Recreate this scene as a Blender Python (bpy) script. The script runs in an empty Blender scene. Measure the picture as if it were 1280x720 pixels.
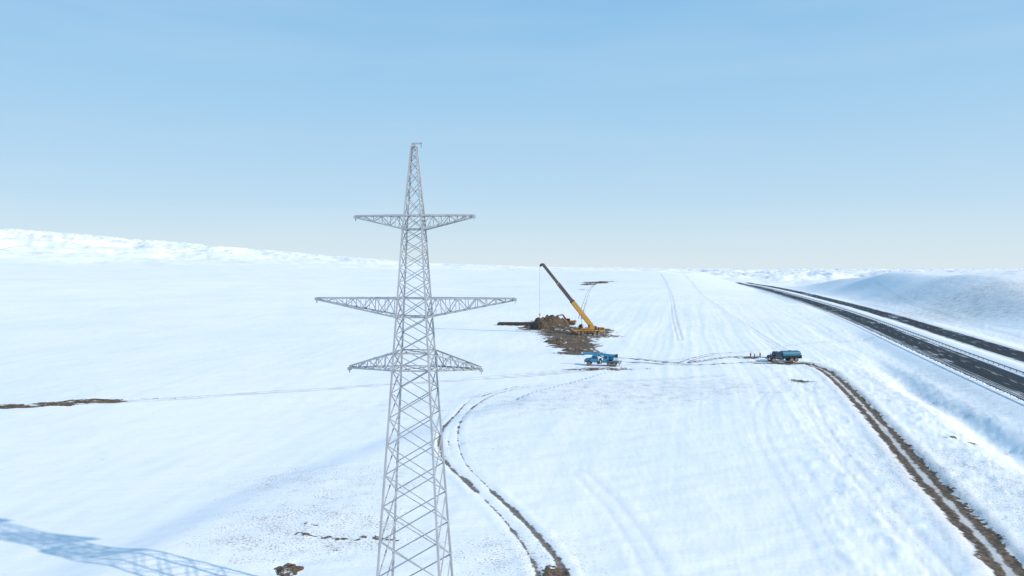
import bpy, math, random
import numpy as np
from mathutils import Vector, Matrix
ZOOM=None
random.seed(4); rng=np.random.default_rng(7)
S=bpy.context.scene
CAMH=26.0; F=853.0; PITCH=math.atan(22/F)

# ------------------------------------------------------------------ noise
_G=rng.uniform(0,2*np.pi,(256,256)); _GX=np.cos(_G); _GY=np.sin(_G)
def pn(x,y):
    x=np.asarray(x,float); y=np.asarray(y,float)
    xi=np.floor(x).astype(np.int64); yi=np.floor(y).astype(np.int64)
    fx=x-xi; fy=y-yi; u=fx*fx*fx*(fx*(fx*6-15)+10); v=fy*fy*fy*(fy*(fy*6-15)+10)
    def g(a,b,dx,dy):
        a=a&255;b=b&255
        return _GX[a,b]*dx+_GY[a,b]*dy
    n00=g(xi,yi,fx,fy);n10=g(xi+1,yi,fx-1,fy);n01=g(xi,yi+1,fx,fy-1);n11=g(xi+1,yi+1,fx-1,fy-1)
    return (n00*(1-u)+n10*u)*(1-v)+(n01*(1-u)+n11*u)*v*1.0
def fbm(x,y,o=4,g=.5):
    a=1;s=0
    for i in range(o):
        s=s+a*pn(x+17.3*i,y-9.1*i); x=x*2.03;y=y*2.03;a*=g
    return s
def ss(a,b,x):
    t=np.clip((x-a)/(b-a),0,1); return t*t*(3-2*t)

# ------------------------------------------------------------------ curves
def catmull(P,n=8):
    P=[np.array(p,float) for p in P]; P=[2*P[0]-P[1]]+P+[2*P[-1]-P[-2]]
    out=[]
    for i in range(1,len(P)-2):
        for k in range(n):
            t=k/n
            out.append(.5*((2*P[i])+(-P[i-1]+P[i+1])*t+(2*P[i-1]-5*P[i]+4*P[i+1]-P[i+2])*t*t+(-P[i-1]+3*P[i]-3*P[i+1]+P[i+2])*t**3))
    out.append(P[-2]); return np.array(out)
def polydist(x,y,P,margin=None):
    x=np.asarray(x,float);y=np.asarray(y,float)
    best=np.full(x.shape,1e9);sg=np.ones(x.shape);par=np.zeros(x.shape);ny=np.zeros(x.shape)
    L=0
    if margin is not None:
        m=(x>P[:,0].min()-margin)&(x<P[:,0].max()+margin)&(y>P[:,1].min()-margin)&(y<P[:,1].max()+margin)
        if m.any():
            b,s_,p_,n_=polydist(x[m],y[m],P); best[m]=b*1.0; sg[m]=s_;par[m]=p_;ny[m]=n_
        return best,sg,par,ny
    for i in range(len(P)-1):
        a=P[i];b=P[i+1];d=b-a;l=math.hypot(*d)
        if l<1e-6: continue
        t=np.clip(((x-a[0])*d[0]+(y-a[1])*d[1])/l/l,0,1)
        qx=a[0]+t*d[0];qy=a[1]+t*d[1]
        dist=np.hypot(x-qx,y-qy)
        m=dist<best
        best=np.where(m,dist,best)
        cr=(x-a[0])*d[1]-(y-a[1])*d[0]
        sg=np.where(m,np.sign(cr),sg);par=np.where(m,L+t*l,par);ny=np.where(m,qy,ny)
        L+=l
    return best,sg,par,ny

# ------------------------------------------------------------------ landform table (azimuth x range -> height)
RR=[0,100,200,300,450,700,1000,1400,2000,3000,4500,9000,14000]
far={-600:(345,334,325,310,280,285,305,312),0:(350,340,333,322,288,289,310,318),200:(353,343,336,326,305,306,320,325),
400:(357,346,338,333,320,323,330,332),550:(360,349,340,335,330.5,331,333,334),700:(360,349,341,338,334,335,336,337),
850:(357,345,337.5,340,340,339,338,338),925:(363,356,357,351,341,340,339,339),1000:(368,362,362,353,342,340,339,339),
1150:(368,360,355,349,342,340,339,339),1280:(368,360,353,348,342,340,339,339),1900:(368,360,353,348,342,340,339,339)}
near={-600:(0,0,.4,2,7),0:(0,0,.3,1.8,6.5),200:(0,0,.2,1.2,5),400:(0,0,.1,.9,4),550:(0,0,0,.8,3.5),700:(0,0,0,.7,3.3),850:(0,0,0,.7,3.3),
925:(0,0,0,.3,2),1000:(0,0,0,0,1),1150:(0,0,0,0,1),1280:(0,0,0,0,1),1900:(0,0,0,0,1)}
cols=[];rows=[]
for px in sorted(far):
    az=math.atan((px-640)/F); cols.append(az)
    rows.append(list(near[px])+[CAMH+(338-p)/F*r*math.cos(az) for p,r in zip(far[px],RR[5:])])
mid=[0]*5+[8,12,18,24,30,30,30,30]
cols=[-math.pi]+cols+[math.pi]; rows=[mid]+rows+[mid]
rows=np.array(rows)
NA,NR=1440,400
AZ=np.linspace(-math.pi,math.pi,NA); LR=np.linspace(math.log(20),math.log(14000),NR)
tmp=np.array([np.interp(np.exp(LR),RR,r) for r in rows])
T=np.array([np.interp(AZ,cols,tmp[:,j]) for j in range(NR)]).T
def blur(T,ax,s):
    k=np.exp(-.5*(np.arange(-3*s,3*s+1)/s)**2);k/=k.sum()
    pad=[(0,0),(0,0)];pad[ax]=(3*s,3*s);Q=np.pad(T,pad,mode='edge')
    return np.apply_along_axis(lambda v:np.convolve(v,k,'valid'),ax,Q)
T=blur(blur(T,0,9),1,7)
def table(x,y):
    r=np.hypot(x,y)+1e-6; a=np.arctan2(x,y)
    u=(a+math.pi)/(2*math.pi)*(NA-1); v=np.clip((np.log(np.maximum(r,20.))-LR[0])/(LR[-1]-LR[0]),0,1)*(NR-1)
    i=np.clip(u.astype(int),0,NA-2);j=np.clip(v.astype(int),0,NR-2);fu=u-i;fv=v-j
    return (T[i,j]*(1-fu)+T[i+1,j]*fu)*(1-fv)+(T[i,j+1]*(1-fu)+T[i+1,j+1]*fu)*fv

# ------------------------------------------------------------------ highway
HW=catmull([(-78,-481),(-6,-251),(46,-86),(115,128),(197,384),(272,679),(352,984),(462,1379),(560,1800)],6)
HWL=np.concatenate([[0],np.cumsum(np.hypot(*np.diff(HW,axis=0).T))])
HZ=table(HW[:,0],HW[:,1])+1.0
def height(x,y,full=True):
    x=np.asarray(x,float);y=np.asarray(y,float)
    r=np.hypot(x,y)
    d,sg,par,yc=polydist(x,y,HW); s=d*sg
    z=table(x,y)
    nearw=1-ss(1500,3000,r)
    z=z+nearw*(.9*fbm(x/95,y/95,3)*ss(30,150,r)+2.2*fbm(x/190+9,y/260,2)*ss(130,420,r)+.12*fbm(x/14+5,y/14,3))
    # far hills
    fw=ss(1300,2700,r)
    rid=1-np.abs(fbm(x/560+3,y/560,6,.52))*2.4
    z=z+fw*(rid-.6)*np.where(x<0,44,28)*(1+ss(4000,9000,r)*1.2)*(.3+.7*ss(-200,-1500,x)+.9*ss(300,900,x))
    # hillside right of the highway
    fade=1-ss(1300,2300,r)
    hf=np.interp(yc,[-300,100,200,300,420,600,800,1000,1300],[1,1.5,4.5,11,18.5,20,14,5,0])
    ex=np.interp(yc,[0,200,400,600,900,1200],[8,9,4,1.5,1,0])
    wob=18*pn(x/90+3,y/90)
    face=ss(21,84+wob,s)
    z=z+fade*(hf*face+ex*ss(80,420,s)+ss(50,140,s)*(3.6*fbm(x/80,y/80+8,5,.5)))
    zr=np.interp(par,HWL,HZ)
    ad=np.abs(s)
    w=1-ss(17.5,25,ad)
    z=z*(1-w)+(zr-.12)*w
    dt=np.exp(-((s+31+3*pn(par/40,par*0))/3.2)**2)*1.6*(1-ss(150,210,yc))
    z=z-dt
    z=np.where(ad<16.2,z-.35,z)
    return z

def survey(px,py):
    """where the line of sight through a photo point meets the land"""
    u=px-640;v=py-360;c=math.cos(PITCH);s_=math.sin(PITCH)
    d=np.array([u,F*c-v*s_,-F*s_-v*c]); d/=d[1]
    Y=np.exp(np.linspace(math.log(25),math.log(6000),1500))
    h=height(d[0]*Y,Y); g=CAMH+d[2]*Y-h
    k=np.argmax(g<0)
    if k==0: k=len(Y)-1
    a,b=g[k-1],g[k]; t=a/(a-b) if a!=b else 0
    yy=Y[k-1]+(Y[k]-Y[k-1])*t
    return (d[0]*yy,yy)
def line(pts,n=6): return catmull([survey(*p) for p in pts],n)

# tracks -------------------------------------------------------------
trackA=[line([(985,452),(1010,455),(1035,465),(1060,487),(1100,530),(1150,588),(1200,640),(1243,688),(1290,745)])]
trackB=[(line([(700,473),(650,480),(610,490),(585,505),(566,525),(557,545),(562,572),(590,600),(625,632),(660,668),(692,712),(705,770)]),[0,.35,.5,.65,.8,.9,.95,.95,1,1,1,1]),
 (line([(596,492),(577,512),(566,540),(572,575),(600,608),(640,648),(672,690),(690,730)]),[.3,.5,.6,.5,.3,.4,.6,.9]),
 (line([(770,447),(800,449),(850,454),(890,449),(930,445),(985,450)]),[1,1,1,.8,.9,1]),
 (line([(780,452),(830,455),(880,456),(950,452)]),[.7,.8,.6,.5]),
 (line([(850,454),(900,441),(960,440)]),[.8,.6,.3]),
 (line([(745,440),(735,432),(728,420)]),[1,1,1]),
 (line([(725,398),(730,380),(737,362),(745,354)]),[.8,.6,.6,.9])]
trackC=[(line([(740,462),(640,469),(560,474),(480,479),(400,486),(320,491),(240,497),(150,502),(60,506),(-80,513)]),1.),
 (line([(1000,470),(955,500),(950,540),(975,590),(1010,650),(1050,730)]),.25),
 (line([(1010,478),(1020,520),(1060,580),(1120,650),(1190,730)]),.45),
 (line([(826,342),(832,352),(838,368),(842,392),(850,425)]),1.),
 (line([(850,341),(862,350),(885,375),(930,405),(985,440)]),.8),
 (line([(1095,352),(1130,375),(1200,400),(1290,428)]),.5),
 (line([(560,474),(700,462),(860,448),(1000,430),(1100,420)]),.6),
 (line([(725,590),(760,625),(800,680),(830,740)]),.3),
 (line([(590,492),(660,480),(780,476),(900,470)]),.6)]
bankline=line([(640,497),(560,520),(480,545),(380,580),(280,618),(180,662),(60,712)])
def trackdist(x,y,lines,m):
    b=np.full(x.shape,50.)
    for P in lines: b=np.minimum(b,polydist(x,y,P,m)[0])
    return b

# ------------------------------------------------------------------ terrain mesh
fa=np.radians(np.linspace(-46,46,1050)); ba=np.radians(np.linspace(46,314,150))[1:-1]
ang=np.concatenate([fa,ba]); na=len(ang)
rad=np.exp(np.linspace(math.log(4),math.log(13500),820)); nr=len(rad)
A_,R_=np.meshgrid(ang,rad,indexing='ij'); X=(np.sin(A_)*R_).ravel();Y=(np.cos(A_)*R_).ravel()
Z=height(X,Y)
dA=trackdist(X,Y,trackA,14)
dB=np.full(X.shape,50.);sB=np.zeros(X.shape)
for P,wt in trackB:
    d,_,par,_=polydist(X,Y,P,12)
    L=np.hypot(*np.diff(P,axis=0).T).sum()
    w=np.interp(par/L,np.linspace(0,1,len(wt)),wt)
    m=d<dB; dB=np.where(m,d,dB); sB=np.where(m,w,sB)
dC=np.full(X.shape,50.);sC=np.zeros(X.shape)
for P,w in trackC:
    d=polydist(X,Y,P,12)[0];m=d<dC;dC=np.where(m,d,dC);sC=np.where(m,w,sC)
rr=np.hypot(X,Y)
fine=1-ss(500,900,rr)
Z-= fine*(.20*(1-ss(1.3,2.1,dA))-.14*np.exp(-((dA-2.8)/.8)**2))
e=np.abs(dB-.85); Z-=fine*sB*(.10*np.exp(-(e/.35)**2)-.07*np.exp(-((dB-1.9)/.5)**2))
e=np.abs(dC-.9); Z-=sC*(1-ss(500,1400,rr))*(.13*np.exp(-(e/.4)**2)-.10*np.exp(-((dC-2.)/.6)**2))*(.6+.8*pn(X/9,Y/9))
bd,bs,_,_=polydist(X,Y,bankline,60); bsd=bd*bs
Z+=np.where(bd<60,-.75*(ss(-6,2,bsd)-ss(3,55,bsd)*1.0),0)*1.0*ss(30,60,rr)
dirx,diry=math.sin(math.radians(14.5)),math.cos(math.radians(14.5))
lat=X*diry-Y*dirx; lon=X*dirx+Y*diry
hd,hs,_,_=polydist(X,Y,HW)
fieldw=(1-ss(250,700,rr))*ss(20,34,hd)
lw_=lat+1.5*pn(X/60,Y/60)
fur=pn(lw_/2.2,lon/120)*.12+pn(lw_/6,lon/200+4)*.24+pn(lw_/.9,lon/50)*.035
Z+=fieldw*fur*(.3+.8*ss(0,40,X-20+12*pn(X/40,Y/40)))
wx=math.cos(math.radians(25));wy=math.sin(math.radians(25))
rough=.35+.65*ss(-4,6,-bsd*(bd<60)+6.*((X>0)|(bd>=60)&(Y>90)))
Z+=(1-ss(350,800,rr))*(.095*fbm((X*wx+Y*wy)/12,(-X*wy+Y*wx)/2.8,4,.6)*ss(19,26,hd))*rough
lump=np.exp(-((dA-9)/6)**2)+ss(60,25,hd)*ss(19,26,hd)*.8
Z+=lump*fine*.35*np.maximum(0,fbm(X/3.2,Y/3.2,3,.6))

def blob(pts,lo=1.6):
    v=np.zeros(X.shape)
    for px,py,rx,ry,a,st in pts:
        cx,cy=survey(px,py); ca,sa=math.cos(math.radians(a)),math.sin(math.radians(a))
        u=((X-cx)*ca+(Y-cy)*sa)/rx; w=(-(X-cx)*sa+(Y-cy)*ca)/ry
        v=np.maximum(v,st*np.clip(lo-np.hypot(u,w),0,1))
    return v
dirt=blob([(688,403,10,16,0,1.),(705,416,10,16,0,1.),(712,424,9,14,0,1.),(718,432,8,10,0,1.),(724,441,7,6,0,.95),(735,414,10,13,0,.95),(645,406,8,4,0,.95),(668,412,8,5,10,.8),(740,420,12,8,0,.7),
 (742,353,14,26,0,.8),(760,352,12,18,0,.65),(728,362,5,20,0,.5),
 (20,507,6,1.2,0,.8),(70,504,5,1.4,5,.85),(120,500,6,1.5,8,.85),(-40,510,6,1.3,0,.8),(190,498,8,1,5,.5),(240,496,8,.7,5,.42),
 (363,711,1.0,1.2,0,.9),(470,672,2.4,.5,-10,.7),(388,655,1.2,.3,-20,.75),(385,668,1.6,.35,-25,.75),(410,672,3.0,.35,-10,.7),(425,622,1.6,.4,15,.6),(430,690,1.6,.3,-15,.6),(695,716,1.3,1.5,0,.95),
 (943,447,7,2.4,0,.75),(980,454,10,3,0,.8),(1000,476,4,2.5,30,.55),(755,461,11,3,0,.62),
 (1186,547,1.6,.6,20,.8),(1225,558,5,.35,-35,.7),(1260,570,5,.35,-35,.7)])
stub=blob([(800,490,45,16,20,.85),(740,500,25,8,0,.5),(1230,380,60,60,0,.95),(1265,365,60,60,0,1),(1180,355,50,50,0,.8),(1180,500,26,30,10,.7),(1220,600,14,26,0,.8),
 (400,600,14,8,-20,.7),(380,660,11,9,0,.85),(440,600,12,8,0,.7),(640,690,8,6,0,.7),(900,400,60,60,0,.4),(1140,640,8,14,30,.5),(600,560,8,9,0,.5),(650,500,40,10,0,.6),(1180,470,30,20,0,.7)])
Z+=dirt*.3*(fbm(X/1.3,Y/1.3,3))*fine
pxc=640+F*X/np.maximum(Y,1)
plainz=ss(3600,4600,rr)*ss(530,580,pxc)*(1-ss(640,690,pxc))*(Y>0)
center=height(np.array([0.]),np.array([0.1]))[0]
N=na*nr
co=np.empty((N+1,3));co[:N,0]=X;co[:N,1]=Y;co[:N,2]=Z;co[N]=(0,0,center)
I=np.arange(na)[:,None]*nr;J=np.arange(nr-1)[None,:];I2=((np.arange(na)+1)%na)[:,None]*nr
q=np.stack([I+J,I+J+1,I2+J+1,I2+J],-1).reshape(-1,4)[:, ::-1]
tri=np.stack([np.full(na,N),((np.arange(na)+1)%na)*nr,np.arange(na)*nr],-1)
me=bpy.data.meshes.new("snow_ground")
me.vertices.add(N+1);me.vertices.foreach_set('co',co.ravel())
nl=q.size+tri.size;me.loops.add(nl);me.loops.foreach_set('vertex_index',np.concatenate([q.ravel(),tri.ravel()]).astype(np.int32))
nf=len(q)+len(tri);me.polygons.add(nf)
me.polygons.foreach_set('loop_start',np.concatenate([np.arange(len(q))*4,len(q)*4+np.arange(len(tri))*3]).astype(np.int32))
me.update(calc_edges=True)
me.polygons.foreach_set('use_smooth',np.ones(nf,bool))
def attr(n,v):
    a=me.attributes.new(n,'FLOAT','POINT');a.data.foreach_set('value',np.append(v,0).astype(np.float32))
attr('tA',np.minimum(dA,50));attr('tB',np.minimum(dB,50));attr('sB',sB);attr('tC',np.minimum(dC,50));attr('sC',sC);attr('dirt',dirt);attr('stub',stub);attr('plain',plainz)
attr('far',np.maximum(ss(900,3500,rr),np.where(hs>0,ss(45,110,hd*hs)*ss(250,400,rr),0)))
if me.polygons[10].normal.z<0: me.flip_normals()
ground=bpy.data.objects.new("snow_ground",me);S.collection.objects.link(ground)
def gz(x,y): return float(height(np.array([x]),np.array([y]))[0])

# ------------------------------------------------------------------ materials
class NT:
    def __init__(s,name):
        s.m=bpy.data.materials.new(name);s.m.use_nodes=True;s.t=s.m.node_tree;s.n=s.t.nodes
        s.b=s.n['Principled BSDF']
    def new(s,t,**k):
        n=s.n.new(t)
        for a,b in k.items(): setattr(n,a,b)
        return n
    def put(s,sock,v):
        if isinstance(v,bpy.types.NodeSocket): s.t.links.new(v,sock)
        elif isinstance(v,(tuple,list)) and len(v)==3 and sock.type=='RGBA': sock.default_value=(*v,1)
        else: sock.default_value=v
    def math(s,op,a,b=0.,c=None,clamp=False):
        n=s.new('ShaderNodeMath',operation=op);n.use_clamp=clamp
        s.put(n.inputs[0],a);s.put(n.inputs[1],b)
        if c is not None:s.put(n.inputs[2],c)
        return n.outputs[0]
    def mix(s,f,a,b):
        n=s.new('ShaderNodeMix',data_type='RGBA');s.put(n.inputs[0],f);s.put(n.inputs[6],a);s.put(n.inputs[7],b);return n.outputs[2]
    def step(s,v,lo,hi,o0=0.,o1=1.):
        n=s.new('ShaderNodeMapRange',interpolation_type='SMOOTHSTEP');s.put(n.inputs[0],v)
        for i,q in enumerate((lo,hi,o0,o1)): s.put(n.inputs[i+1],q)
        return n.outputs[0]
    def noise(s,scale,detail=4,vec=None,rough=.55):
        n=s.new('ShaderNodeTexNoise');n.inputs['Scale'].default_value=scale;n.inputs['Detail'].default_value=detail;n.inputs['Roughness'].default_value=rough
        if vec is not None:s.t.links.new(vec,n.inputs['Vector'])
        return n.outputs[0]
    def pos(s): return s.new('ShaderNodeNewGeometry').outputs['Position']
    def mapv(s,vec,rot,sc):
        n=s.new('ShaderNodeMapping');s.t.links.new(vec,n.inputs[0]);n.inputs['Rotation'].default_value=rot;n.inputs['Scale'].default_value=sc;return n.outputs[0]
    def at(s,n): return s.new('ShaderNodeAttribute',attribute_name=n).outputs['Fac']
def snowmat():
    k=NT('snow');p=k.pos()
    nb=k.noise(.02,2,p);nm=k.noise(.35,4,p);nf=k.noise(2.2,3,p);nx=k.noise(5,2,p,.7)
    lanes=k.noise(.35,2,k.mapv(p,(0,0,math.radians(14.5)),(1,.03,1)))
    snow=k.mix(k.step(nb,.35,.65),(.87,.875,.88),(.915,.905,.895))
    snow=k.mix(k.math('MULTIPLY',k.step(lanes,.5,.75),.18),snow,(.74,.76,.79))
    snow=k.mix(k.math('MULTIPLY',k.step(nm,.5,.8),.3),snow,(.76,.775,.80))
    st=k.at('stub')
    sv=k.math('ADD',k.math('MULTIPLY',st,.16),k.math('ADD',k.math('MULTIPLY',nx,.75),k.math('MULTIPLY',nm,.25)))
    sm=k.math('MULTIPLY',k.step(sv,.66,.72),.75)
    col=k.mix(sm,snow,(.34,.29,.23))
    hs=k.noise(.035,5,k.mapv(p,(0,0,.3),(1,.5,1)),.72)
    farp=k.math('MULTIPLY',k.at('far'),k.math('MULTIPLY',k.step(hs,.52,.66),.5))  # far tint: brown stubble patches, plus haze and relief shading put into the colour
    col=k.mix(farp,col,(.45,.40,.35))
    col=k.mix(k.math('MULTIPLY',k.at('plain'),.85),col,(.26,.36,.47))  # distant snow-free plain, with bluish haze painted into its colour
    soil=k.mix(k.step(nf,.3,.7),(.07,.048,.032),(.19,.135,.09))
    w=k.math('MULTIPLY',k.math('SUBTRACT',nm,.5),2.4);w2=k.math('MULTIPLY',k.math('SUBTRACT',nf,.5),1.4)
    wob=k.math('ADD',w,w2)
    tA=k.at('tA')
    mA=k.step(k.math('ADD',tA,wob),1.35,1.75,1,0)
    cen=k.step(k.math('ADD',tA,k.math('MULTIPLY',wob,.6)),.15,.5,.75,0.)
    rim=k.step(k.math('ADD',tA,wob),1.6,4.,.35,0)
    col=k.mix(rim,col,(.52,.47,.42))
    mA=k.math('MULTIPLY',mA,k.math('SUBTRACT',1.,cen))
    col=k.mix(mA,col,soil)
    e=k.math('ABSOLUTE',k.math('SUBTRACT',k.at('tB'),.85))
    e=k.math('ADD',e,k.math('MULTIPLY',wob,.42))
    e=k.math('ADD',e,k.math('MULTIPLY',k.math('SUBTRACT',1.,k.at('sB')),.5))
    mB=k.step(e,.20,.44,1,0)
    col=k.mix(k.math('MULTIPLY',mB,.9),col,soil)
    e=k.math('ABSOLUTE',k.math('SUBTRACT',k.at('tC'),.9))
    mC=k.math('MULTIPLY',k.step(k.math('ADD',e,k.math('MULTIPLY',wob,.5)),.1,.6,.42,0),k.at('sC'))
    col=k.mix(mC,col,(.42,.38,.35))
    d=k.math('ADD',k.at('dirt'),k.math('ADD',k.math('MULTIPLY',k.math('SUBTRACT',nm,.5),1.5),k.math('MULTIPLY',k.math('SUBTRACT',nf,.5),1.0)))
    mD=k.step(d,.50,.60)
    col=k.mix(mD,col,soil)
    k.put(k.b.inputs['Base Color'],col);k.b.inputs['Roughness'].default_value=.75
    k.b.inputs['Specular IOR Level'].default_value=.25
    sas=k.noise(.9,3,k.mapv(p,(0,0,math.radians(-25)),(.28,1,1)))
    h=k.math('ADD',k.math('MULTIPLY',sas,.35),k.math('ADD',k.math('MULTIPLY',nf,.10),k.math('MULTIPLY',lanes,.25)))
    h=k.math('ADD',h,k.math('MULTIPLY',k.math('ADD',mD,mA),k.math('MULTIPLY',nf,.4)))
    b=k.new('ShaderNodeBump');b.inputs['Strength'].default_value=.5;b.inputs['Distance'].default_value=.4
    k.put(b.inputs['Height'],h);k.t.links.new(b.outputs[0],k.b.inputs['Normal'])
    return k.m
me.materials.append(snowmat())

def plain(name,c,rough=.5,metal=0,var=.25,dirt=None,scale=1.2):
    k=NT(name);tc=k.new('ShaderNodeTexCoord').outputs['Object']
    n=k.noise(scale,5,tc);dk=tuple(v*(1-var) for v in c)
    col=k.mix(k.step(n,.3,.7),dk,c)
    if dirt:
        n2=k.noise(scale*2.3,6,tc); sep=k.new('ShaderNodeSeparateXYZ');k.t.links.new(tc,sep.inputs[0])
        low=k.step(sep.outputs[2],.2,1.9,.75,.08)
        col=k.mix(k.math('MULTIPLY',low,k.step(n2,.3,.6)),col,dirt)
    k.put(k.b.inputs['Base Color'],col);k.b.inputs['Roughness'].default_value=rough;k.b.inputs['Metallic'].default_value=metal
    return k.m
MUD=(.22,.17,.13)
M=dict(
 steel=plain('galvanised_steel',(.47,.49,.51),.5,.15,.25,scale=.6),
 blue=plain('blue_paint',(.04,.31,.50),.4,0,.2,MUD),
 navy=plain('navy_paint',(.025,.06,.12),.4,0,.3,MUD),
 tank=plain('tank_blue_paint',(.03,.20,.33),.4,0,.25,MUD),
 yellow=plain('crane_yellow_paint',(.55,.27,.04),.45,0,.3,MUD),
 orange=plain('excavator_paint',(.40,.18,.04),.5,0,.35,MUD),
 boomdark=plain('boom_inner_paint',(.07,.055,.05),.5,0,.2),
 dark=plain('chassis_black',(.03,.03,.032),.6,0,.2,MUD),
 rubber=plain('tyre_rubber',(.025,.025,.025),.85,0,.2,MUD),
 glass=plain('window_glass',(.03,.045,.06),.08,0,.1),
 white=plain('white_paint',(.75,.76,.77),.45,0,.15,MUD),
 rim=plain('wheel_rim',(.25,.27,.3),.5,.3,.2,MUD),
 conc=plain('concrete',(.38,.37,.35),.9,0,.25),
 rail=plain('guard_rail_zinc',(.30,.31,.32),.45,.5,.3),
 pipe=plain('rusty_pipe',(.09,.06,.05),.7,.2,.4),
)
def soilmat():
    k=NT('soil');p=k.pos();n=k.noise(.6,6,p);n2=k.noise(3,5,p)
    c=k.mix(k.step(n2,.3,.7),(.06,.04,.026),(.17,.12,.08))
    g=k.new('ShaderNodeNewGeometry');sp=k.new('ShaderNodeSeparateXYZ');k.t.links.new(g.outputs['Normal'],sp.inputs[0])
    f=k.math('MULTIPLY',k.step(sp.outputs[2],.6,.9),k.step(n,.55,.65))
    c=k.mix(k.math('MULTIPLY',f,.75),c,(.75,.78,.82))
    k.put(k.b.inputs['Base Color'],c);k.b.inputs['Roughness'].default_value=.95
    b=k.new('ShaderNodeBump');b.inputs['Distance'].default_value=.3;k.put(b.inputs['Height'],n2);k.t.links.new(b.outputs[0],k.b.inputs['Normal'])
    return k.m
M['soil']=soilmat()
def asphalt():
    k=NT('asphalt');u=k.at('lat');v=k.at('lon')
    cx=k.new('ShaderNodeCombineXYZ');k.put(cx.inputs[0],u);k.put(cx.inputs[1],v)
    st=k.noise(.55,5,k.mapv(cx.outputs[0],(0,0,0),(1.3,.02,1)),.6);n=k.noise(.12,5,k.pos());nf=k.noise(6,3,k.pos())
    base=k.mix(nf,(.018,.020,.024),(.042,.044,.049))
    edge=k.at('edge')
    sn=k.math('ADD',k.math('ADD',k.math('MULTIPLY',st,.9),k.math('MULTIPLY',n,.35)),k.math('MULTIPLY',edge,.5))
    f=k.step(sn,.70,.84)
    wet=k.step(st,.3,.6,.55,.85)
    c=k.mix(k.math('MULTIPLY',f,.9),base,(.80,.82,.85))
    k.put(k.b.inputs['Base Color'],c);k.put(k.b.inputs['Roughness'],wet);k.b.inputs['Specular IOR Level'].default_value=.2
    return k.m

# ------------------------------------------------------------------ builder
class B:
    def __init__(s): s.v=[];s.f=[];s.m=[];s.mats=[]
    def mi(s,m):
        if m not in s.mats:s.mats.append(m)
        return s.mats.index(m)
    def add(s,v,f,m):
        o=len(s.v);s.v+= [tuple(p) for p in v];s.f+=[tuple(i+o for i in q) for q in f];s.m+=[s.mi(m)]*len(f)
    def box(s,x0,x1,y0,y1,z0,z1,m):
        v=[(x,y,z) for x in(x0,x1) for y in(y0,y1) for z in(z0,z1)]
        s.add(v,[(0,1,3,2),(4,6,7,5),(0,4,5,1),(2,3,7,6),(0,2,6,4),(1,5,7,3)],m)
    def prof(s,pts,y0,y1,m,inset=0):
        n=len(pts);v=[(x,y0,z) for x,z in pts]+[(x,y1,z) for x,z in pts]
        f=[tuple(range(n)),tuple(range(2*n-1,n-1,-1))]+[(i,i+n,(i+1)%n+n,(i+1)%n) for i in range(n)]
        s.add(v,f,m)
    def beam(s,a,b,w,h,m,taper=1):
        a=Vector(a);b=Vector(b);d=(b-a).normalized();up=Vector((0,0,1)) if abs(d.z)<.95 else Vector((0,1,0))
        sx=d.cross(up).normalized();sy=sx.cross(d)
        v=[]
        for p,k in((a,1),(b,taper)):
            for i,j in((-1,-1),(1,-1),(1,1),(-1,1)): v.append(p+sx*i*w/2*k+sy*j*h/2*k)
        s.add(v,[(3,2,1,0),(4,5,6,7),(0,1,5,4),(1,2,6,5),(2,3,7,6),(3,0,4,7)],m)
    def angle(s,a,b,w,m,t=.012):
        """L-section steel angle"""
        a=Vector(a);b=Vector(b);d=(b-a).normalized();up=Vector((0,0,1)) if abs(d.z)<.95 else Vector((0,1,0))
        sx=d.cross(up).normalized();sy=sx.cross(d)
        L=[(0,0),(w,0),(w,t),(t,t),(t,w),(0,w)];L=[(x-w*.35,y-w*.35) for x,y in L]
        v=[p+sx*x+sy*y for p in(a,b) for x,y in L]
        s.add(v,[(5,4,3,0),(3,2,1,0),(6,9,10,11),(6,7,8,9)]+[(i,(i+1)%6,(i+1)%6+6,i+6) for i in range(6)],m)
    def cyl(s,a,b,r0,r1,m,n=16,sq=1):
        a=Vector(a);b=Vector(b);d=(b-a).normalized();up=Vector((0,0,1)) if abs(d.z)<.95 else Vector((1,0,0))
        sx=d.cross(up).normalized();sy=sx.cross(d)
        v=[p+sx*math.cos(i*2*math.pi/n)*r+sy*math.sin(i*2*math.pi/n)*r*sq for p,r in((a,r0),(b,r1)) for i in range(n)]
        s.add(v,[tuple(range(n-1,-1,-1)),tuple(range(n,2*n))]+[(i,(i+1)%n,(i+1)%n+n,i+n) for i in range(n)],m)
    def wheel(s,x,y,r=.62,w=.42):
        s.cyl((x,y-w/2,r),(x,y+w/2,r),r,r,M['rubber'],20)
        for q in(-1,1): s.cyl((x,y+q*w/2,r),(x,y+q*(w/2+.02),r),r*.55,r*.45,M['rim'],14)
    def obj(s,name,loc=(0,0,0),yaw=0,bevel=0,parent=None):
        me=bpy.data.meshes.new(name);me.from_pydata(s.v,[],s.f)
        for m in s.mats:me.materials.append(m)
        me.polygons.foreach_set('material_index',s.m);me.validate();me.update()
        import bmesh
        bm=bmesh.new();bm.from_mesh(me);bmesh.ops.recalc_face_normals(bm,faces=bm.faces);bm.to_mesh(me);bm.free()
        o=bpy.data.objects.new(name,me);S.collection.objects.link(o);o.location=loc;o.rotation_euler=(0,0,yaw)
        if bevel:
            mod=o.modifiers.new('b','BEVEL');mod.width=bevel;mod.segments=2;mod.limit_method='ANGLE'
        if parent:o.parent=parent
        return o
def empty(name,loc,yaw=0):
    o=bpy.data.objects.new(name,None);S.collection.objects.link(o);o.location=loc;o.rotation_euler=(0,0,yaw);return o

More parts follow.
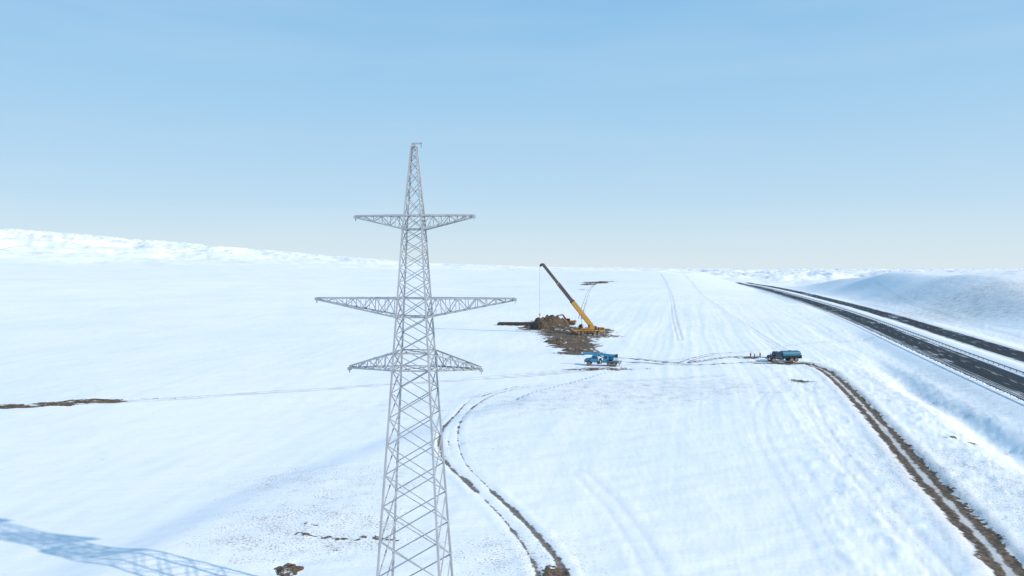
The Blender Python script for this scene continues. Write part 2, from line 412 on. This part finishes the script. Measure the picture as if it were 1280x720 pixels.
# ------------------------------------------------------------------ highway meshes
def strip(name,lats,parent,mat,dz=.0,edges=None,l0=60,l1=1900,step=4,dash=None,zz=None):
    Ls=np.arange(l0,l1,step);vx=[];fa_=[];la=[];lo=[];ed=[]
    px=np.interp(Ls,HWL,HW[:,0]);py=np.interp(Ls,HWL,HW[:,1]);pz=np.interp(Ls,HWL,HZ)
    tx=np.gradient(px);ty=np.gradient(py);l=np.hypot(tx,ty);tx/=l;ty/=l
    n=len(lats)
    for i in range(len(Ls)):
        for j,a in enumerate(lats):
            vx.append((px[i]+ty[i]*a,py[i]-tx[i]*a,pz[i]+dz+(zz[j]*(1+.6*float(pn(Ls[i]/11,a))) if zz else 0)));la.append(a);lo.append(Ls[i]);ed.append(edges[j] if edges else 0)
    for i in range(len(Ls)-1):
        if dash and i%dash: continue
        for j in range(n-1): k=i*n+j;fa_.append((k,k+1,k+1+n,k+n))
    m=bpy.data.meshes.new(name);m.from_pydata(vx,[],fa_);m.update()
    for nm,v in(('lat',la),('lon',lo),('edge',ed)):
        a=m.attributes.new(nm,'FLOAT','POINT');a.data.foreach_set('value',np.array(v,np.float32))
    m.materials.append(mat)
    if m.polygons[0].normal.z<0:m.flip_normals()
    m.polygons.foreach_set('use_smooth',[True]*len(m.polygons))
    o=bpy.data.objects.new(name,m);S.collection.objects.link(o);o.parent=parent;return o
hwy=empty('highway',(0,0,0))
AS=asphalt()
for nm,c in(('carriageway_near',-9.8),('carriageway_far',9.8)):
    strip(nm,[c-6.3,c-5.4,c-4.4,c-1,c+1,c+4.4,c+5.4,c+6.3],hwy,AS,.0,[1,.45,.1,.0,.0,.1,.45,1])
    for a in(-4.6,4.6): strip('edge_line',[c+a-.08,c+a+.08],hwy,M['white'],.006)
    strip('lane_line',[c-.08,c+.08],hwy,M['white'],.006,dash=3)
snowm=me.materials[0]
mm=strip('snowy_median',[-3.6,-2.6,-1.3,0,1.3,2.6,3.6],hwy,snowm,.02,zz=[0,.25,.45,.5,.4,.25,0])
for an in('tA','tB','tC'):
    a=mm.data.attributes.new(an,'FLOAT','POINT');a.data.foreach_set('value',np.full(len(mm.data.vertices),50,np.float32))
gr=B()
for side in(-16.9,-3.9):
    Ls=np.arange(150,1500,4.)
    px=np.interp(Ls,HWL,HW[:,0]);py=np.interp(Ls,HWL,HW[:,1]);pz=np.interp(Ls,HWL,HZ)
    tx=np.gradient(px);ty=np.gradient(py);l=np.hypot(tx,ty);tx/=l;ty/=l
    P=[(px[i]+ty[i]*side,py[i]-tx[i]*side,pz[i]) for i in range(len(Ls))]
    for i in range(len(P)-1):
        a=Vector(P[i]);b=Vector(P[i+1])
        for z,w in((.72,.05),(.62,.09),(.52,.05)): gr.beam(a+Vector((0,0,z)),b+Vector((0,0,z)),w,.09,M['rail'])
        gr.box(a.x-.06,a.x+.06,a.y-.06,a.y+.06,a.z-.5,a.z+.68,M['rail'])
gr.obj('guard_rail')

# ------------------------------------------------------------------ lattice pylon
TX,TY=survey(520,800); TZ=gz(TX,TY)
dist=TY; ppm=F/dist
def zof(py): return CAMH-(py-338)/ppm-TZ
ztop=zof(179)
za,zb=zof(270),zof(287); zc,zd=zof(373),zof(396); ze,zf=zof(440),zof(461)
pyl=empty('lattice_electricity_pylon',(TX,TY,TZ),math.radians(-5))
W0=88/ppm;Wb=24/ppm
def wid(z): return W0+(Wb-W0)*z/zb if z<=zb else Wb+(.28-Wb)*(z-zb)/(ztop-zb)
def cor(z):
    h=wid(z)/2;return [Vector((-h,-h,z)),Vector((h,-h,z)),Vector((h,h,z)),Vector((-h,h,z))]
body=B();st=M['steel']
levels=[0.]
marks=[zf,ze,zd,zc,zb,za]
z=0
stops=marks+[ztop-.3]
for tgt in stops:
    z0=levels[-1];gap=tgt-z0;k=max(1,round(gap/(.60*wid((z0+tgt)/2)))) if tgt<zb+.1 else max(1,round(gap/(.85*wid((z0+tgt)/2)+.12)))
    ws=np.array([wid(z0+gap*(i+.5)/k) for i in range(k)]);ws=ws/ws.sum()*gap
    for w in ws: levels.append(levels[-1]+w)
for i in range(len(levels)-1):
    a=cor(levels[i]);b=cor(levels[i+1]);lw=.17-.09*levels[i]/ztop;bw=.085-.04*levels[i]/ztop
    for j in range(4):
        body.angle(a[j],b[j],lw,st,.018)
        body.angle(a[j],b[(j+1)%4],bw,st);
        off=(Vector((0,0,0))-(a[j]+a[(j+1)%4])/2);off.z=0;off=off.normalized()*.02
        body.angle(a[(j+1)%4]+off,b[j]+off,bw,st)
    if any(abs(levels[i]-m)<.02 for m in marks):
        for j in range(4): body.angle(a[j],a[(j+1)%4],.09,st)
        body.angle(a[0],a[2],.06,st);body.angle(a[1]+Vector((0,0,.03)),a[3]+Vector((0,0,.03)),.06,st)
t=cor(ztop-.3)
for j in range(4):body.angle(t[j],t[(j+1)%4],.07,st)
body.box(-.16,.16,-.16,.16,ztop-.3,ztop-.24,st)
body.beam((-.2,0,ztop-.1),(.55,0,ztop-.06),.08,.1,st);body.beam((0,0,ztop-.3),(0,0,ztop),.1,.1,st);body.box(.45,.55,-.04,.04,ztop-.35,ztop-.05,st)
for i in range(60):
    zz=1+i*.45; c=cor(zz)[1];body.beam(c,c+Vector((.16,-.02,0)),.025,.025,st)
body.obj('tower_body',parent=pyl)
def arm(name,zflat,zroot,half,flat_top,n):
    a=B()
    for sg in(-1,1):
        zt=zflat;h0=wid(zflat)/2;h1=wid(zroot)/2
        tip=Vector((sg*half,0,zflat))
        for yy in(-1,1):
            F0=Vector((sg*h0,yy*h0,zflat));R0=Vector((sg*h1,yy*h1,zroot))
            tipy=tip+Vector((0,yy*.10,0));rt=tipy+Vector((-sg*.02,0,(-.12 if flat_top else .12)))
            a.angle(F0,tipy,.11,st);a.angle(R0,rt,.10,st)
            fp=[F0.lerp(tipy,i/n) for i in range(n+1)];rp=[R0.lerp(rt,i/n) for i in range(n+1)]
            for i in range(n):
                if i: a.angle(fp[i],rp[i],.05,st)
                if i%2==0:a.angle(rp[i],fp[i+1],.055,st)
                else:a.angle(fp[i],rp[i+1],.055,st)
            if yy<0:f1=fp;r1=rp
            else:
                for i in range(1,n+1):
                    a.angle(f1[i],fp[i],.05,st);a.angle(r1[i],rp[i],.04,st)
                for i in range(n):
                    p,q=(f1[i],fp[i+1]) if i%2 else (fp[i],f1[i+1]);a.angle(p,q,.045,st)
                    p,q=(r1[i],rp[i+1]) if i%2 else (rp[i],r1[i+1]);a.angle(p,q,.04,st)
        a.box(tip.x-.12,tip.x+.12,-.13,.13,zflat-.16,zflat+.03,st)
        a.box(tip.x-.02,tip.x+.02,-.05,.05,zflat-.34,zflat-.16,st)
    a.obj(name,parent=pyl)
arm('upper_crossarm',za,zb,75/ppm,True,6)
arm('middle_crossarm',zc,zd,126/ppm,True,9)
arm('lower_crossarm',zf,ze,84/ppm,False,6)
ft=B()
for c in cor(0):
    ft.prof([(c.x-.6,-.8),(c.x+.6,-.8),(c.x+.3,.25),(c.x-.3,.25)],c.y-.35,c.y+.35,M['conc'])
ft.obj('footings',parent=pyl)

# ------------------------------------------------------------------ vehicles
def place(px,py):
    x,y=survey(px,py);return (x,y,gz(x,y)+.02)
def uralcab(b,p,cabx=1.0):
    x=cabx
    b.prof([(x,1.05),(x+1.75,1.05),(x+1.75,1.95),(x+1.45,2.75),(x+1.35,2.85),(x+.05,2.85),(x,2.7)],-1.15,1.15,p)
    b.prof([(x+1.75,1.15),(x+3.35,1.15),(x+3.35,1.75),(x+3.1,1.9),(x+1.75,2.02)],-.72,.72,p)
    for sy in(-1,1):
        b.prof([(x+1.5,1.1),(x+1.7,1.1),(x+1.95,1.45),(x+2.85,1.45),(x+3.1,1.1),(x+3.35,1.1),(x+3.0,1.62),(x+1.7,1.66)],min(sy*.74,sy*1.2),max(sy*.74,sy*1.2),p)
        ys=sorted((sy*1.152,sy*1.165))
        b.prof([(x+.2,1.95),(x+1.5,1.95),(x+1.28,2.6),(x+.2,2.6)],ys[0],ys[1],M['glass'])
        b.box(x+3.3,x+3.42,min(sy*.75,sy*1.05),max(sy*.75,sy*1.05),1.1,1.35,M['white'])
        b.beam((x+1.75,sy*1.2,2.0),(x+1.8,sy*1.45,2.15),.04,.04,M['dark']);b.box(x+1.75,x+1.83,min(sy*1.38,sy*1.6),max(sy*1.38,sy*1.6),1.9,2.4,M['dark'])
    b.add([(x+1.765,-.98,2.02),(x+1.765,.98,2.02),(x+1.50,.98,2.68),(x+1.50,-.98,2.68)],[(0,1,2,3)],M['glass'])
    b.box(x+3.36,x+3.45,-.5,.5,1.2,1.7,M['dark']);b.box(x+3.4,x+3.62,-1.2,1.2,.75,1.02,M['white'])
def chassis(b,x0,x1,ax):
    for y in(-.45,.45): b.box(x0,x1,y-.1,y+.1,.85,1.13,M['dark'])
    for a in ax:
        b.cyl((a,-1,.62),(a,1,.62),.12,.12,M['dark'],10)
        for y in(-1.02,1.02): b.wheel(a,y)
    b.box((ax[0]+ax[1])/2-.5,(ax[0]+ax[1])/2+.5,-1.15,-.6,.55,1.0,M['dark']);b.box((ax[0]+ax[1])/2-.4,(ax[0]+ax[1])/2+.6,.6,1.15,.55,1.0,M['dark'])
# blue truck crane (folded)
b=B();chassis(b,-5.2,4.4,[3.3,-2.1,-3.5]);uralcab(b,M['blue'])
b.box(-5.3,.75,-1.2,1.2,1.14,1.34,M['blue'])
b.box(-5.35,-4.5,-1.22,1.22,.8,1.14,M['white'])
for x in(-4.9,.2):
    b.box(x-.16,x+.16,-1.25,1.25,.7,.95,M['dark'])
    for y in(-1.2,1.2): b.cyl((x,y,.25),(x,y,1.5),.09,.09,M['white'],10)
b.cyl((-2.2,0,1.34),(-2.2,0,1.6),.75,.75,M['dark'],20)
b.prof([(-4.2,1.6),(-1.0,1.6),(-1.0,2.1),(-2.0,2.6),(-4.2,2.5)],-.95,-.1,M['blue'])
b.box(-4.6,-3.3,-1.1,1.1,1.6,2.3,M['white'])
b.prof([(-1.9,1.6),(-.5,1.6),(-.4,2.2),(-.7,2.85),(-1.9,2.85)],.3,1.15,M['blue'])
b.box(-1.6,-.75,1.152,1.165,2.05,2.7,M['glass'])
b.beam((-4.0,-.1,2.75),(5.0,-.1,3.25),.55,.6,M['blue']);b.beam((5.0,-.1,3.25),(5.5,-.1,3.28),.42,.45,M['white'])
b.beam((-1.2,-.1,1.9),(1.2,-.1,2.8),.2,.2,M['dark']);b.box(-4.3,-3.7,-.5,.4,2.3,3.15,M['dark'])
b.beam((5.3,-.1,3.1),(4.6,-.1,1.2),.04,.04,M['dark']);b.box(4.45,4.75,-.25,.05,1.0,1.4,M['yellow'])
b.box(.1,.6,-1.1,1.1,1.34,1.9,M['dark'])
b.obj('blue_truck_crane',place(752,457),math.radians(180-14),.025)
# tank truck
b=B();chassis(b,-4.9,4.4,[3.3,-2.1,-3.5]);uralcab(b,M['navy'])
n=24;ring=[(math.copysign(abs(math.cos(t))**.75,math.cos(t))*1.22,math.copysign(abs(math.sin(t))**.75,math.sin(t))*.85+2.15) for t in [i*2*math.pi/n for i in range(n)]]
secs=[(-5.0,.9),(-4.85,1),(-2.2,1),(.45,1),(.6,.9)]
v=[(x,(y)*k,2.15+(z-2.15)*k) for x,k in secs for y,z in ring]
f=[tuple(range(n)),tuple(range(len(v)-1,len(v)-n-1,-1))]+[(s*n+i,s*n+(i+1)%n,(s+1)*n+(i+1)%n,(s+1)*n+i) for s in range(4) for i in range(n)]
b.add(v,f,M['tank'])
for x in(-4,-2.2,-.4): b.box(x-.1,x+.1,-.9,.9,1.13,1.5,M['dark'])
b.cyl((-2.2,0,2.95),(-2.2,0,3.2),.4,.4,M['tank'],16);b.box(-4.6,.2,-.25,.25,3.0,3.05,M['dark'])
for y in(-.5,.5): b.beam((-4.6,y,3.2),(.2,y,3.2),.04,.04,M['white'])
b.box(-5.25,-5.0,-1.1,1.1,.9,1.9,M['dark'])
for y in(-1.15,1.15): b.box(-4.4,.2,min(y,y*.75),max(y,y*.75),1.3,1.4,M['dark'])
b.obj('tank_truck',place(978,452),math.radians(180+8),.025)

# big mobile crane at work
b=B()
for y in(-.5,.5): b.box(-6.2,5.2,y-.15,y+.15,1.0,1.4,M['dark'])
for a in(4.2,2.6,-2.6,-4.2):
    b.cyl((a,-1,.65),(a,1,.65),.12,.12,M['dark'],10)
    for y in(-1.1,1.1): b.wheel(a,y,.68,.45)
b.prof([(-6.3,1.4),(4.4,1.4),(4.4,1.75),(-6.3,1.75)],-1.35,1.35,M['yellow'])
b.prof([(4.4,.9),(6.6,.9),(6.7,1.7),(6.45,2.75),(4.4,2.75)],-1.3,1.3,M['yellow'])
for q in(-1,1):
    ys=sorted((q*1.302,q*1.318));b.prof([(4.7,1.85),(6.3,1.85),(6.15,2.55),(4.7,2.55)],ys[0],ys[1],M['glass'])
b.add([(6.70,-1.1,1.85),(6.70,1.1,1.85),(6.52,1.1,2.6),(6.52,-1.1,2.6)],[(0,1,2,3)],M['glass'])
b.box(6.6,6.85,-1.3,1.3,.7,1.0,M['white'])
for x in(-5.7,1.0):
    b.box(x-.22,x+.22,-3.4,3.4,.9,1.3,M['yellow'])
    for y in(-3.3,3.3): b.cyl((x,y,.15),(x,y,1.5),.12,.12,M['dark'],10);b.cyl((x,y,.02),(x,y,.16),.45,.45,M['dark'],12)
b.cyl((-1.2,0,1.75),(-1.2,0,2.1),1.1,1.1,M['dark'],22)
b.box(-3.2,2.4,-1.25,1.25,2.1,2.5,M['yellow'])
b.prof([(.4,2.5),(2.6,2.5),(2.6,3.5),(1.6,3.9),(.4,3.9)],-1.25,-.65,M['yellow']);b.prof([(.4,2.5),(2.6,2.5),(2.6,3.5),(1.6,3.9),(.4,3.9)],.65,1.25,M['yellow'])
b.box(2.4,3.3,-1.35,1.35,2.0,3.3,M['dark'])
b.prof([(-3.6,2.2),(-1.7,2.2),(-1.7,3.9),(-3.2,3.9),(-3.6,3.3)],.75,1.65,M['yellow'])
b.box(-3.3,-1.9,1.652,1.67,2.9,3.7,M['glass']);b.box(-3.3,-1.9,.73,.748,2.9,3.7,M['glass'])
piv=Vector((1.4,0,3.5));dv=Vector((-20.5,0,25.0)).normalized()
b.beam(piv,piv+dv*12.5,1.3,1.7,M['yellow']);b.beam(piv+dv*12.5,piv+dv*12.9,1.4,1.8,M['dark'])
b.beam(piv+dv*12.5,piv+dv*22,1.0,1.3,M['boomdark']);b.beam(piv+dv*22,piv+dv*22.3,1.1,1.4,M['yellow']);b.beam(piv+dv*22,piv+dv*32,.8,1.05,M['boomdark'])
tip=piv+dv*32
b.beam(tip,tip+Vector((-.9,0,-.6)),.5,.9,M['dark']);b.cyl(tip+Vector((-.8,-.2,-.7)),tip+Vector((-.8,.2,-.7)),.4,.4,M['dark'],14)
b.beam((-2.2,0,2.5),piv+dv*7.0,.4,.4,M['white']);b.beam((-2.4,0,2.4),Vector((-2.9,0,4.2)),.55,.55,M['dark'])
hk=tip+Vector((-1.15,0,-20))
for y in(-.12,.12): b.beam(tip+Vector((-1.15,y,-.7)),hk+Vector((0,y,.5)),.03,.03,M['dark'])
b.box(hk.x-.25,hk.x+.25,-.2,.2,hk.z-.5,hk.z+.5,M['yellow']);b.cyl(hk+Vector((0,0,-.9)),hk+Vector((0,0,-.5)),.08,.12,M['dark'],10)
b.obj('mobile_crane',place(735,418),math.radians(12),.03)

# excavator beside the heap
b=B()
for y in(-1.2,1.2):
    b.prof([(-2.1,.25),(-1.7,0),(1.7,0),(2.1,.25),(2.1,.65),(1.7,.9),(-1.7,.9),(-2.1,.65)],y-.3,y+.3,M['dark'])
    for x in(-1.6,-.8,0,.8,1.6): b.cyl((x,y-.33,.35),(x,y+.33,.35),.22,.22,M['rim'],10)
b.box(-1,1,-.9,.9,.5,.95,M['dark']);b.cyl((0,0,.95),(0,0,1.15),.75,.75,M['dark'],18)
b.prof([(-2.5,1.15),(1.5,1.15),(1.5,1.5),(.2,1.95),(-2.3,2.15),(-2.6,1.9)],-1.35,1.35,M['orange'])
b.prof([(0,1.6),(1.7,1.5),(1.8,2.2),(1.4,3.0),(0,3.0)],.45,1.35,M['orange']);b.prof([(.15,2.0),(1.6,2.0),(1.3,2.85),(.15,2.85)],1.352,1.37,M['glass'])
b.beam((1.3,-.3,1.6),(3.6,-.3,4.6),.4,.65,M['orange']);b.beam((3.5,-.3,4.55),(5.8,-.3,4.0),.38,.5,M['orange'],.8)
b.beam((5.9,-.3,4.4),(6.3,-.3,1.4),.3,.4,M['orange'],.8);b.beam((1.8,-.3,1.5),(3.4,-.3,3.6),.14,.14,M['white']);b.beam((3.6,-.3,4.9),(5.9,-.3,4.5),.12,.12,M['white'])
b.prof([(5.8,1.5),(6.7,1.4),(6.9,.7),(6.3,.3),(5.6,.5),(5.9,.9)],-.9,.3,M['dark'])
x_,y_=survey(713,408)
b.obj('excavator',(x_,y_,gz(x_,y_)+.6),math.radians(165),.03)
# long pipes lying on the snow left of the heap
b=B()
for i,(o,l) in enumerate(((0,17),(.75,16.4),(1.5,17.3))): b.cyl((-l/2,o,.62),(l/2,o+.1,.62),.36,.36,M['pipe'],14)
b.cyl((-8,.38,1.22),(8.2,.42,1.22),.36,.36,M['pipe'],14)
for x in(-6,0,6): b.box(x-.12,x+.12,-.5,2.0,-.1,.26,M['dark'])
b.obj('pipe_stack',place(645,407),math.radians(-3),0)

# ------------------------------------------------------------------ soil mounds
def mound(name,px,py,rx,ry,h,seed,rot=0):
    x0,y0,z0=place(px,py);n=56
    i,j=np.meshgrid(np.arange(n),np.arange(n),indexing='ij')
    u=i/(n-1)*2.4-1.2;v=j/(n-1)*2.4-1.2
    r=np.hypot(u,v)*(1+.5*pn(u*1.6+seed,v*1.6)+.15*pn(u*5+seed,v*5))
    e=np.clip(1-r,0,1)
    hh=h*(np.sin(np.clip(e*1.5,0,1)*math.pi/2))*(.75+.5*fbm(u*2.2+seed,v*2.2,5,.58))-.4*(e<=0.02)
    X_=u*rx*math.cos(rot)-v*ry*math.sin(rot);Y_=u*rx*math.sin(rot)+v*ry*math.cos(rot)
    Zg=height(x0+X_,y0+Y_)-z0
    vs=np.stack([X_,Y_,hh+Zg],-1).reshape(-1,3).tolist()
    f=[(a*n+c,(a+1)*n+c,(a+1)*n+c+1,a*n+c+1) for a in range(n-1) for c in range(n-1)]
    m=bpy.data.meshes.new(name);m.from_pydata(vs,[],f);m.materials.append(M['soil']);o=bpy.data.objects.new(name,m);S.collection.objects.link(o);o.location=(x0,y0,z0);return o
mound('excavated_soil_heap',688,410,10,7,5.6,1)
mound('excavated_soil_heap',712,413,7,6,1.6,5)
mound('excavated_soil_heap',706,428,8,5,1.5,9)
mound('excavated_soil_heap',664,410,5,3,1.2,12)
mound('excavated_soil_heap',722,438,5.5,3.5,1.0,3)
mound('excavated_soil_heap',736,356,9,7,1.6,21);mound('excavated_soil_heap',752,354,8,6,2.6,23)
mound('excavated_soil_heap',122,502,4.6,1.3,.5,31,.1);mound('excavated_soil_heap',70,506,3.2,1.1,.4,33);mound('excavated_soil_heap',18,509,4.,1.1,.4,35)
mound('excavated_soil_heap',362,713,1.2,1.0,.35,41)

# ------------------------------------------------------------------ workers
def worker(px,py,yaw,jc,st_=0):
    k=NT('workwear');tc=k.new('ShaderNodeTexCoord').outputs['Object'];sp=k.new('ShaderNodeSeparateXYZ');k.t.links.new(tc,sp.inputs[0])
    r=k.new('ShaderNodeValToRGB');r.color_ramp.interpolation='CONSTANT';k.t.links.new(k.math('DIVIDE',sp.outputs[2],2.),r.inputs[0])
    E=r.color_ramp.elements;E[0].position=0;E[0].color=(.02,.02,.02,1);E[1].position=.05;E[1].color=(.03,.035,.05,1)
    for p,c in((.43,jc),(.745,(.42,.25,.18)),(.84,(.6,.25,.03))):
        e=E.new(p);e.color=(*c,1)
    k.put(k.b.inputs['Base Color'],r.outputs[0]);k.b.inputs['Roughness'].default_value=.8
    V=[((0,0,.95),.15)];Ed=[]
    def ch(par,pts):
        i=par
        for p,q in pts: V.append((p,q));Ed.append((i,len(V)-1));i=len(V)-1
        return i
    c=ch(0,[((0,0,1.15),.155),((.02,0,1.38),.17)])
    ch(c,[((.03,0,1.52),.06),((.05,0,1.62),.10),((.05,0,1.73),.085)])
    for s in(-1,1):
        ch(0,[((.0,s*.11,.88),.10),((.06*s+.02,s*.12,.48),.075),((.12*s*(1+st_),s*.13,.08),.05),((.12*s*(1+st_)+.14,s*.14,.04),.04)])
        ch(c,[((.02,s*.2,1.4),.075),((-.02+.05*s,s*.27,1.13),.055),((.14,s*.24,.92),.042),((.2,s*.23,.84),.035)])
    m=bpy.data.meshes.new('worker');m.from_pydata([v[0] for v in V],Ed,[])
    o=bpy.data.objects.new('worker',m);S.collection.objects.link(o)
    mod=o.modifiers.new('skin','SKIN')
    if not len(m.skin_vertices):
        bpy.context.view_layer.objects.active=o
        bpy.ops.mesh.customdata_skin_add()
    for i,v in enumerate(V): m.skin_vertices[0].data[i].radius=(v[1],v[1])
    m.skin_vertices[0].data[0].use_root=True
    o.modifiers.new('sub','SUBSURF').levels=1;m.materials.append(k.m)
    x,y,zz=place(px,py);o.location=(x,y,zz);o.rotation_euler=(0,0,yaw)
try:
    worker(938,448,.5,(.30,.12,.03));worker(943,449,2.6,(.03,.05,.1),.6);worker(950,448,3.6,(.35,.10,.03))
except Exception as ex: print('WORKER FAIL',ex)

# ------------------------------------------------------------------ light, sky, camera
az=math.radians(116.6);el=math.radians(28)
w=bpy.data.worlds.new('World');S.world=w;w.use_nodes=True;nt=w.node_tree
sky=nt.nodes.new('ShaderNodeTexSky');sky.sky_type='NISHITA';sky.sun_disc=False;sky.sun_elevation=el;sky.sun_rotation=az
sky.air_density=1.0;sky.dust_density=.3;sky.ozone_density=1.5;sky.altitude=300
STR=.12
tc=nt.nodes.new('ShaderNodeTexCoord');sp=nt.nodes.new('ShaderNodeSeparateXYZ');nt.links.new(tc.outputs['Generated'],sp.inputs[0])
mp=nt.nodes.new('ShaderNodeMapping');mp.inputs['Scale'].default_value=(1.2,1.2,9);nt.links.new(tc.outputs['Generated'],mp.inputs[0])
cn=nt.nodes.new('ShaderNodeTexNoise');cn.inputs['Scale'].default_value=1.6;cn.inputs['Detail'].default_value=5;nt.links.new(mp.outputs[0],cn.inputs['Vector'])
rp=nt.nodes.new('ShaderNodeValToRGB');nt.links.new(sp.outputs[2],rp.inputs[0]);E=rp.color_ramp.elements
def lin(c): return tuple((v/255/12.92 if v<11 else ((v/255+.055)/1.055)**2.4) for v in c)
stops=[(0,(219,233,241)),(.04,(209,230,242)),(.10,(190,221,243)),(.20,(170,211,241)),(.38,(140,193,235)),(.7,(125,180,228)),(1,(115,172,224))]
E[0].position=0;E[0].color=(*lin(stops[0][1]),1);E[1].position=1;E[1].color=(*lin(stops[-1][1]),1)
for p,c in stops[1:-1]:
    e=E.new(p);e.color=(*lin(c),1)
mul=nt.nodes.new('ShaderNodeVectorMath');mul.operation='SCALE';mul.inputs['Scale'].default_value=1/STR;nt.links.new(rp.outputs[0],mul.inputs[0])
mx=nt.nodes.new('ShaderNodeMix');mx.data_type='RGBA';mx.inputs[0].default_value=.96;nt.links.new(sky.outputs[0],mx.inputs[6]);nt.links.new(mul.outputs[0],mx.inputs[7])
cr=nt.nodes.new('ShaderNodeMapRange');cr.inputs[1].default_value=.5;cr.inputs[2].default_value=.8;cr.inputs[3].default_value=0;cr.inputs[4].default_value=.14;nt.links.new(cn.outputs[0],cr.inputs[0])
mc=nt.nodes.new('ShaderNodeMix');mc.data_type='RGBA';nt.links.new(cr.outputs[0],mc.inputs[0]);nt.links.new(mx.outputs[2],mc.inputs[6]);mc.inputs[7].default_value=(.75/STR,.85/STR,.92/STR,1)
nt.links.new(mc.outputs[2],nt.nodes['Background'].inputs[0]);nt.nodes['Background'].inputs[1].default_value=STR
sl=bpy.data.lights.new('sun','SUN');sl.energy=4.0;sl.angle=math.radians(.6);sl.color=(1,.91,.80)
so=bpy.data.objects.new('sun',sl);S.collection.objects.link(so)
d=Vector((math.sin(az)*math.cos(el),math.cos(az)*math.cos(el),math.sin(el)));so.rotation_euler=d.to_track_quat('Z','Y').to_euler()
cam=bpy.data.cameras.new('camera');cam.lens=24;cam.sensor_width=36;cam.clip_end=40000;cam.clip_start=.5
cobj=bpy.data.objects.new('camera',cam);S.collection.objects.link(cobj);cobj.location=(0,0,CAMH);cobj.rotation_euler=(math.pi/2-PITCH,0,0)
if ZOOM:
    cam.lens=24*ZOOM[2];cam.shift_x=(ZOOM[0]-640)/1280*ZOOM[2];cam.shift_y=-(ZOOM[1]-360)/1280*ZOOM[2]
S.camera=cobj
S.view_settings.view_transform='Standard';S.view_settings.look='None';S.view_settings.exposure=0
